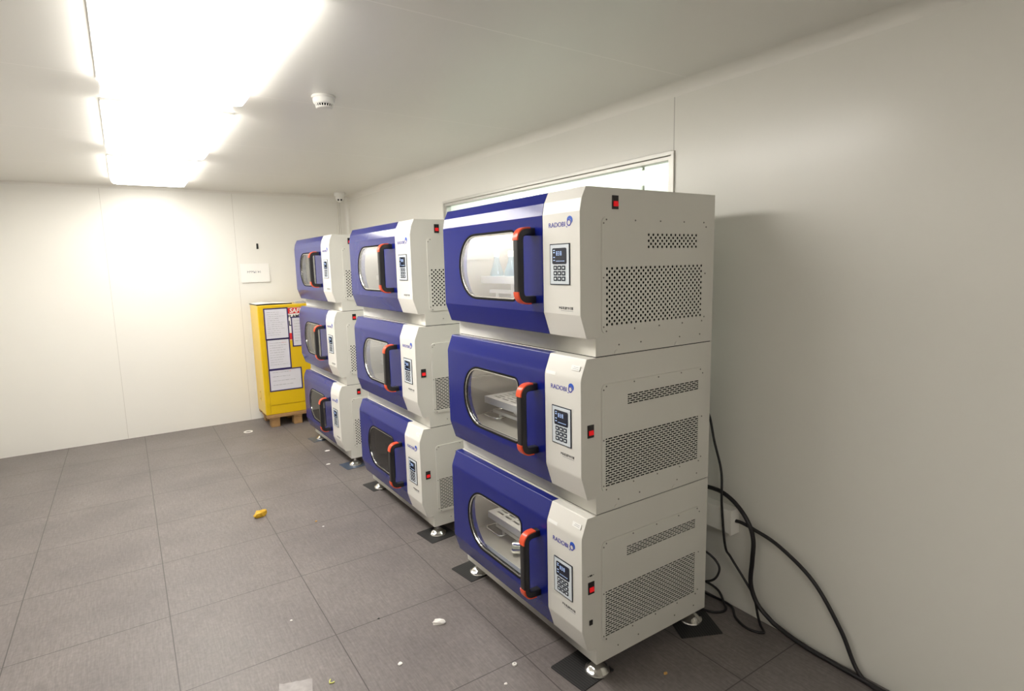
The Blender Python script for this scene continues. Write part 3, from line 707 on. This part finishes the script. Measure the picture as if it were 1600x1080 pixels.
def sheet(name, x0, x1, z0, z1, y, label, tape=True, mat=M['paper'], lines=8, seed=1, red=True, tilt=0., cat='paper', grp=None):
    """taped sheet of paper standing on a plane of constant y, facing the room"""
    o0 = empty(name, ((x0+x1)/2, y, z0)); tag(o0, label, cat, grp)
    w, h = x1-x0, z1-z0; m = MB(); nx, nz = 8, 10; rr = random.Random(seed)
    L0 = [[(-w/2+w*i/nx, -.0010-.0012*math.sin(i*1.1+seed)**2*math.sin(PI*j/nz), h*j/nz) for i in range(nx+1)] for j in range(nz+1)]
    m.loops(L0, False); m.loops([[(x, -.0002, z) for x, _, z in l] for l in L0], False); obj('page', m, mat, o0, smooth=1.)
    if tape:
        m = MB(); b = .008
        m.box(-w/2-b, w/2+b, -.0032, -.0001, -b, b*.5); m.box(-w/2-b, w/2+b, -.0032, -.0001, h-b*.5, h+b); m.box(-w/2-b, -w/2+b*.5, -.0032, -.0001, b*.5, h-b*.5); m.box(w/2-b*.5, w/2+b, -.0032, -.0001, b*.5, h-b*.5)
        obj('tape_border', m, M['tape'], o0)
    m = MB()
    for k in range(lines):
        zz = h*(.88-.82*k/max(lines, 1)); xs = -w*.40; xe = w*rr.uniform(.1, .40); x = xs
        while x < xe:
            l = rr.uniform(.008, .04); m.box(x, min(x+l, xe), -.0030, -.0025, zz, zz+.0022+rr.random()*.002, 1 if (red and k == 0 and x > w*.1) else 0); x += l+.006
    obj('writing', m, [M['faintink'], simple('red_ink', (.6, .2, .2, 1), .6, var=.05)], o0)
    o0.rotation_euler = (0, tilt, 0)
yp = CY0-.0002
sheet('notice_sheet', -.246, -.014, .966, 1.287, yp, 'upper left sheet of paper taped in dark blue on the yellow cabinet', seed=1, lines=12)
sheet('notice_sheet', -.242, -.017, .640, .957, yp, 'sheet of paper taped in dark blue under the upper left sheet', seed=2, lines=10)
sheet('notice_sheet', -.243, .086, .402, .626, yp, 'lowest wide sheet of paper taped on the yellow cabinet', seed=3, lines=4)
sheet('notice_sheet', .026, .236, .872, 1.182, yp-.0034, 'sheet of paper taped over the red and white warning sign', seed=4, lines=8)
# folder and paper lying on the cabinet
t = empty('clipboard', (-.11, 5.17, CZ1)); tag(t, 'black clipboard holding white paper on top of the yellow cabinet', 'clipboard'); t.rotation_euler = (0, 0, .06)
m = MB(); m.box(-.20, .17, -.17, .15, 0, .010); bevel(obj('board', m, M['signblack'], t), .003)
m = MB(); ls = [[(-.195+.36*i/8, y, .0102+.012*math.exp(-((i-3)/2.5)**2)*(1 if y > 0 else .4)) for i in range(9)] for y in (-.165, 0, .145)]; m.loops(ls, False); obj('paper_sheet', m, M['whitepaper'], t, smooth=1.)
m = MB(); m.box(-.06, .06, .12, .148, .022, .030); bevel(obj('clip', m, M['steel'], t), .002)
t = empty('plastic_bag', (.19, 5.14, CZ1)); tag(t, 'small crumpled clear plastic film lying on the yellow cabinet', 'film')
m = MB(); rr = random.Random(9); L0 = [[(-.07+.14*i/8, -.1+.2*j/6, .001+.022*math.sin(PI*i/8)*math.sin(PI*j/6)*(.4+rr.random())) for i in range(9)] for j in range(7)]; m.loops(L0, False); obj('film', m, M['foil'], t, smooth=.5)
# pallet
t = empty('wooden_pallet', (0, 5.12, 0)); tag(t, 'small wooden pallet with block feet under the yellow cabinet', 'pallet')
for i, y in enumerate((-.20, .0, .17)):
    m = MB(); m.box(-.30, .33, y-.03, y+.06, .105, .1395); bevel(obj('deck_board', m, M['wood'], t), .003)
for x in (-.215, .02, .25):
    for y in (-.16, .17):
        m = MB(); m.box(x-.045, x+.045, y-.05, y+.05, .0, .085); bevel(obj('block', m, M['wood'], t), .004)
for x in (-.215, .02, .25):
    m = MB(); m.box(x-.045, x+.045, -.22, .22, .085, .105); bevel(obj('stringer', m, M['wood'], t), .003)

# ------------------------------------------------------------------ things on the walls and ceiling
sheet('wall_notice', -.357, -.057, 1.565, 1.772, YB-.0004, 'white paper notice with a line of print on the back wall above the cabinet', tape=False, mat=M['whitepaper'], lines=0, seed=5)
m = MB(); rr = random.Random(5); x = -.29
while x < -.15: m.box(x, x+.004, YB-.004, YB-.0030, 1.668, 1.693); m.box(x, x+.016, YB-.004, YB-.0030, 1.668+.018*rr.random(), 1.673+.018*rr.random()); x += .022
pr = [o for o in bpy.data.objects if o.name.startswith('wall_notice')][0]
pr.location.y -= .014; pr.rotation_euler.x = -.062
o = obj('print', m, M['faintink'], pr); o.location = (-pr.location.x, -YB+.0004, -pr.location.z)
for c in list(pr.children):
    if c.name.startswith('writing'): bpy.data.objects.remove(c)
t = empty('wall_hook', (-.162, YB, 1.964)); tag(t, 'small black hook on the back wall above the paper notice', 'hook')
m = MB(); m.box(-.010, .010, -.004, 0, -.03, .03); obj('plate', m, M['signblack'], t)
m = MB(); m.tube([(0, -.004, -.012), (0, -.018, -.02), (0, -.026, -.014), (0, -.028, .0)], .004, 8); obj('prong', m, M['signblack'], t, smooth=1.)
# smoke detector
t = empty('smoke_detector', (-.526, 1.43, ZC)); tag(t, 'round white smoke detector on the ceiling', 'smoke detector')
m = MB(); m.lathe([(.056, 0), (.058, -.003), (.058, -.010), (.054, -.012)], 32); obj('base', m, M['whiteplastic'], t, smooth=.6)
m = MB(); m.lathe([(.050, -.012), (.053, -.018), (.051, -.034), (.045, -.040)], 32); obj('housing', m, M['whiteplastic'], t, smooth=.6)
m = MB(); m.lathe([(.036, -.040), (.036, -.052)], 32, mi=1); m.lathe([(.040, -.052), (.041, -.055), (.036, -.060), (.012, -.062)], 32)
for k in range(20):
    a = 2*PI*k/20; c_, s_2 = math.cos(a), math.sin(a); m.cyl((.041*c_, .041*s_2, -.040), (.038*c_, .038*s_2, -.053), .0025, 6)
obj('sensor_cage', m, [M['whiteplastic'], M['dark']], t, smooth=.6)
# turret camera in the far corner
t = empty('security_camera', (.715, 5.137, ZC)); tag(t, 'small white turret security camera on the ceiling in the far corner', 'camera')
m = MB(); m.lathe([(.060, 0), (.062, -.004), (.060, -.030), (.050, -.038)], 32); obj('mount', m, M['whiteplastic'], t, smooth=.6)
m = MB()
n = 10; m.lathe([(max(.002, .048*math.sin(PI*k/n)), -.058+.048*math.cos(PI*k/n)) for k in range(n+1)], 28); bl = obj('ball_head', m, M['whiteplastic'], t, smooth=1.)
dirc = Vector((-.30, -.85, -.52)).normalized(); side = dirc.cross(Vector((0, 0, 1))).normalized(); c0 = Vector((0, 0, -.058))
for s in (-1, 1):
    m = MB(); q = c0+dirc*.042+side*.016*s; m.cyl(q, q+dirc*.008, .010, 16); obj('lens', m, M['black'], bl, smooth=.6)
# conduit below the camera
m = MB(); m.box(.762, .776, YB-.010, YB, 1.90, ZC-.03); tag(bevel(obj('wall_conduit', m, M['trim']), .003), 'thin white cable conduit running down the back wall below the ceiling camera', 'conduit')
# trunking behind the nearest stack
t = empty('cable_trunking', (XW, -.02, .395)); tag(t, 'white cable trunking along the wall behind the nearest stack', 'trunking')
m = MB(); m.box(-.062, -.001, .008, 1.4, 0, .118); bevel(obj('channel', m, M['trunk'], t), .004)
m = MB(); m.box(-.066, -.001, 0, .010, -.003, .122); m.cyl((-.036, .0, .066), (-.036, -.004, .066), .011, 16); ec = bevel(obj('end_cap', m, M['trunk'], t), .002)

# ------------------------------------------------------------------ cables
def bez(pts, n=8):
    P = [Vector(p) for p in pts]; out = []
    for i in range(len(P)-1):
        p0 = P[max(i-1, 0)]; p1 = P[i]; p2 = P[i+1]; p3 = P[min(i+2, len(P)-1)]
        for k in range(n):
            u = k/n; out.append(.5*((2*p1)+(p2-p0)*u+(2*p0-5*p1+4*p2-p3)*u*u+(3*p1-p0-3*p2+p3)*u**3))
    out.append(P[-1]); return out
def cable(pts, r, label):
    m = MB(); m.tube(bez(pts), r, 10); tag(obj('power_cable', m, M['cable'], smooth=1.2), label, 'cable', 'black cables behind the nearest stack')
cable([(.685, .20, .99), (.74, .19, 1.0), (.83, .155, .985), (.86, .136, .949), (.86, .103, .828), (.86, .058, .682), (.832, .030, .530), (.832, .005, .337), (.86, -.009, .273), (.86, -.089, .191), (.86, -.138, .131), (.862, -.160, .05), (.867, -.172, .006), (.825, -.215, .006), (.794, -.157, .006), (.821, -.074, .006), (.885, .0, .006), (.88, .12, .006), (.84, .30, .006)], .0058, 'thin black cable hanging down behind the nearest stack and looping on the floor')
cable([(.685, .42, .50), (.74, .36, .54), (.82, .22, .585), (.86, .129, .585), (.865, .048, .580), (.865, -.031, .543), (.862, -.095, .480), (.86, -.124, .408), (.86, -.123, .31), (.86, -.119, .193), (.862, -.152, .109), (.868, -.213, .058), (.873, -.263, .035), (.875, -.40, .011), (.86, -.75, .011), (.82, -1.2, .011)], .0105, 'thickest black cable arching over the trunking end and down to the floor')
cable([(.869, -.0215, .461), (.868, -.055, .465), (.868, -.125, .455), (.868, -.246, .425), (.874, -.40, .33), (.880, -.52, .17), (.875, -.60, .03), (.85, -.70, .0095), (.80, -.95, .0095)], .0085, 'black cable coming straight out of the trunking end cap')
cable([(.685, .16, .33), (.74, .12, .32), (.785, .060, .285), (.80, .017, .244), (.795, .010, .205), (.775, .03, .165), (.74, .09, .145), (.70, .17, .15)], .0055, 'short black cable loop hanging at the back edge of the bottom incubator')
cable([(.72, .34, .10), (.80, .24, .085), (.865, .16, .075), (.885, .08, .055), (.87, .03, .018), (.84, -.005, .007), (.788, .004, .006), (.75, .06, .006), (.70, .20, .006)], .0058, 'black cable looping onto the floor beside the back foot pad')

# ------------------------------------------------------------------ litter on the floor
def blob(name, loc, sx, sy, sz, mat, label, seed, cat='scrap', rz=0, grp=None):
    rr = random.Random(seed); bm = bmesh.new(); bmesh.ops.create_icosphere(bm, subdivisions=2, radius=1)
    for v in bm.verts:
        k = .78+.4*rr.random(); v.co = Vector((v.co.x*sx*k, v.co.y*sy*k, max(0, (v.co.z+.55)*sz*k*.65)))
    me = bpy.data.meshes.new(name); bm.to_mesh(me); bm.free(); me.materials.append(mat)
    o = link(name, me, None, (loc[0], loc[1], 0), (0, 0, rz)); tag(o, label, cat, grp)
G = 'bits of litter on the floor'
blob('paper_scrap', (-.353, .728), .032, .014, .022, M['palescrap'], 'crumpled white paper scrap on the floor in front of the nearest stack', 1, rz=-.5, grp=G)
blob('paper_scrap', (-.617, .571), .012, .010, .006, M['palescrap'], 'small white chip on the floor near the bottom of the photo', 2, rz=.5, grp=G)
blob('orange_peel', (-.813, 2.554), .045, .030, .045, M['peelyellow'], 'yellow crumpled scrap on the floor at the left', 3, rz=.4, grp=G)
blob('food_crumb', (-.519, 2.234), .008, .007, .006, M['orangebit'], 'tiny orange crumb on the floor before the middle stack', 4, 'crumb', grp=G)
blob('paper_scrap', (-.502, 2.126), .007, .006, .004, M['palescrap'], 'tiny pale speck on the floor beside the orange crumb', 5, grp=G)
blob('paper_scrap', (-.928, 1.175), .007, .006, .003, M['palescrap'], 'tiny white speck on the floor at lower left near the tile joint', 6, grp=G)
blob('paper_scrap', (-.010, 3.719), .026, .014, .010, M['palescrap'], 'white scrap on the floor before the farthest stack, farther of two', 7, rz=-.3, grp=G)
blob('paper_scrap', (-.114, 3.335), .018, .012, .008, M['palescrap'], 'white scrap on the floor before the farthest stack, nearer of two', 8, rz=-.2, grp=G)
blob('food_crumb', (.264, -.132), .010, .007, .006, M['orangebit'], 'tiny orange crumb on the dark floor right of the nearest foot', 9, 'crumb', grp=G)
blob('paper_scrap', (-.31, .206), .008, .006, .004, M['palescrap'], 'tiny white speck beside the round washer on the floor', 10, grp=G)
blob('paper_scrap', (-.573, .937), .006, .005, .004, M['signblack'], 'tiny black speck on the floor tile joint', 11, grp=G)
m = MB(); n = 20; m.loops([[(r*math.cos(2*PI*k/n), r*math.sin(2*PI*k/n), z) for k in range(n)] for r, z in ((.004, 0), (.010, 0), (.011, .004), (.009, .007), (.004, .007), (.004, 0))]); tag(obj('washer', m, M['palescrap'], None, (-.216, .279, 0), smooth=.6), 'small white round washer on the floor tile joint', 'washer', G)
m = MB(); m.loops([[(r*math.cos(2*PI*k/n), r*math.sin(2*PI*k/n), z) for k in range(n)] for r, z in ((.030, 0), (.045, 0), (.045, .004), (.040, .006), (.030, .004), (.030, 0))]); tag(obj('tape_ring', m, M['palescrap'], None, (-.50, 4.898, 0), smooth=.6), 'thin white ring on the floor by the yellow cabinet', 'ring', G)
m = MB(); rr = random.Random(4)
L0 = [[(-.045+.13*i/8-.02*j/6, -.14+.20*j/6, .002+.006*rr.random()) for i in range(9)] for j in range(7)]; m.loops(L0, False)
tag(obj('plastic_film', m, M['foil'], None, (-1.035, .665, 0), smooth=.5, rot=(0, 0, -.35)), 'crinkled silvery plastic film on the floor at the bottom edge of the photo', 'film', G)
m = MB(); m.tube([(0, .014, .003), (-.006, .004, .004), (-.009, -.006, .004), (.001, -.010, .003), (.010, -.008, .003)], .003, 8); tag(obj('lime_peel', m, M['limescrap'], None, (-.893, .636, 0), smooth=1.), 'small hooked lime yellow peel on the floor beside the silvery film', 'peel', G)

# ------------------------------------------------------------------ world and colour
wd = bpy.data.worlds.new('world'); sc.world = wd; wd.use_nodes = True
wd.node_tree.nodes['Background'].inputs['Color'].default_value = (1, .97, .92, 1); wd.node_tree.nodes['Background'].inputs['Strength'].default_value = .0
vs = sc.view_settings; vs.view_transform = 'Standard'; vs.look = 'None'; vs.gamma = 1; vs.use_curve_mapping = False; vs.exposure = 0.68
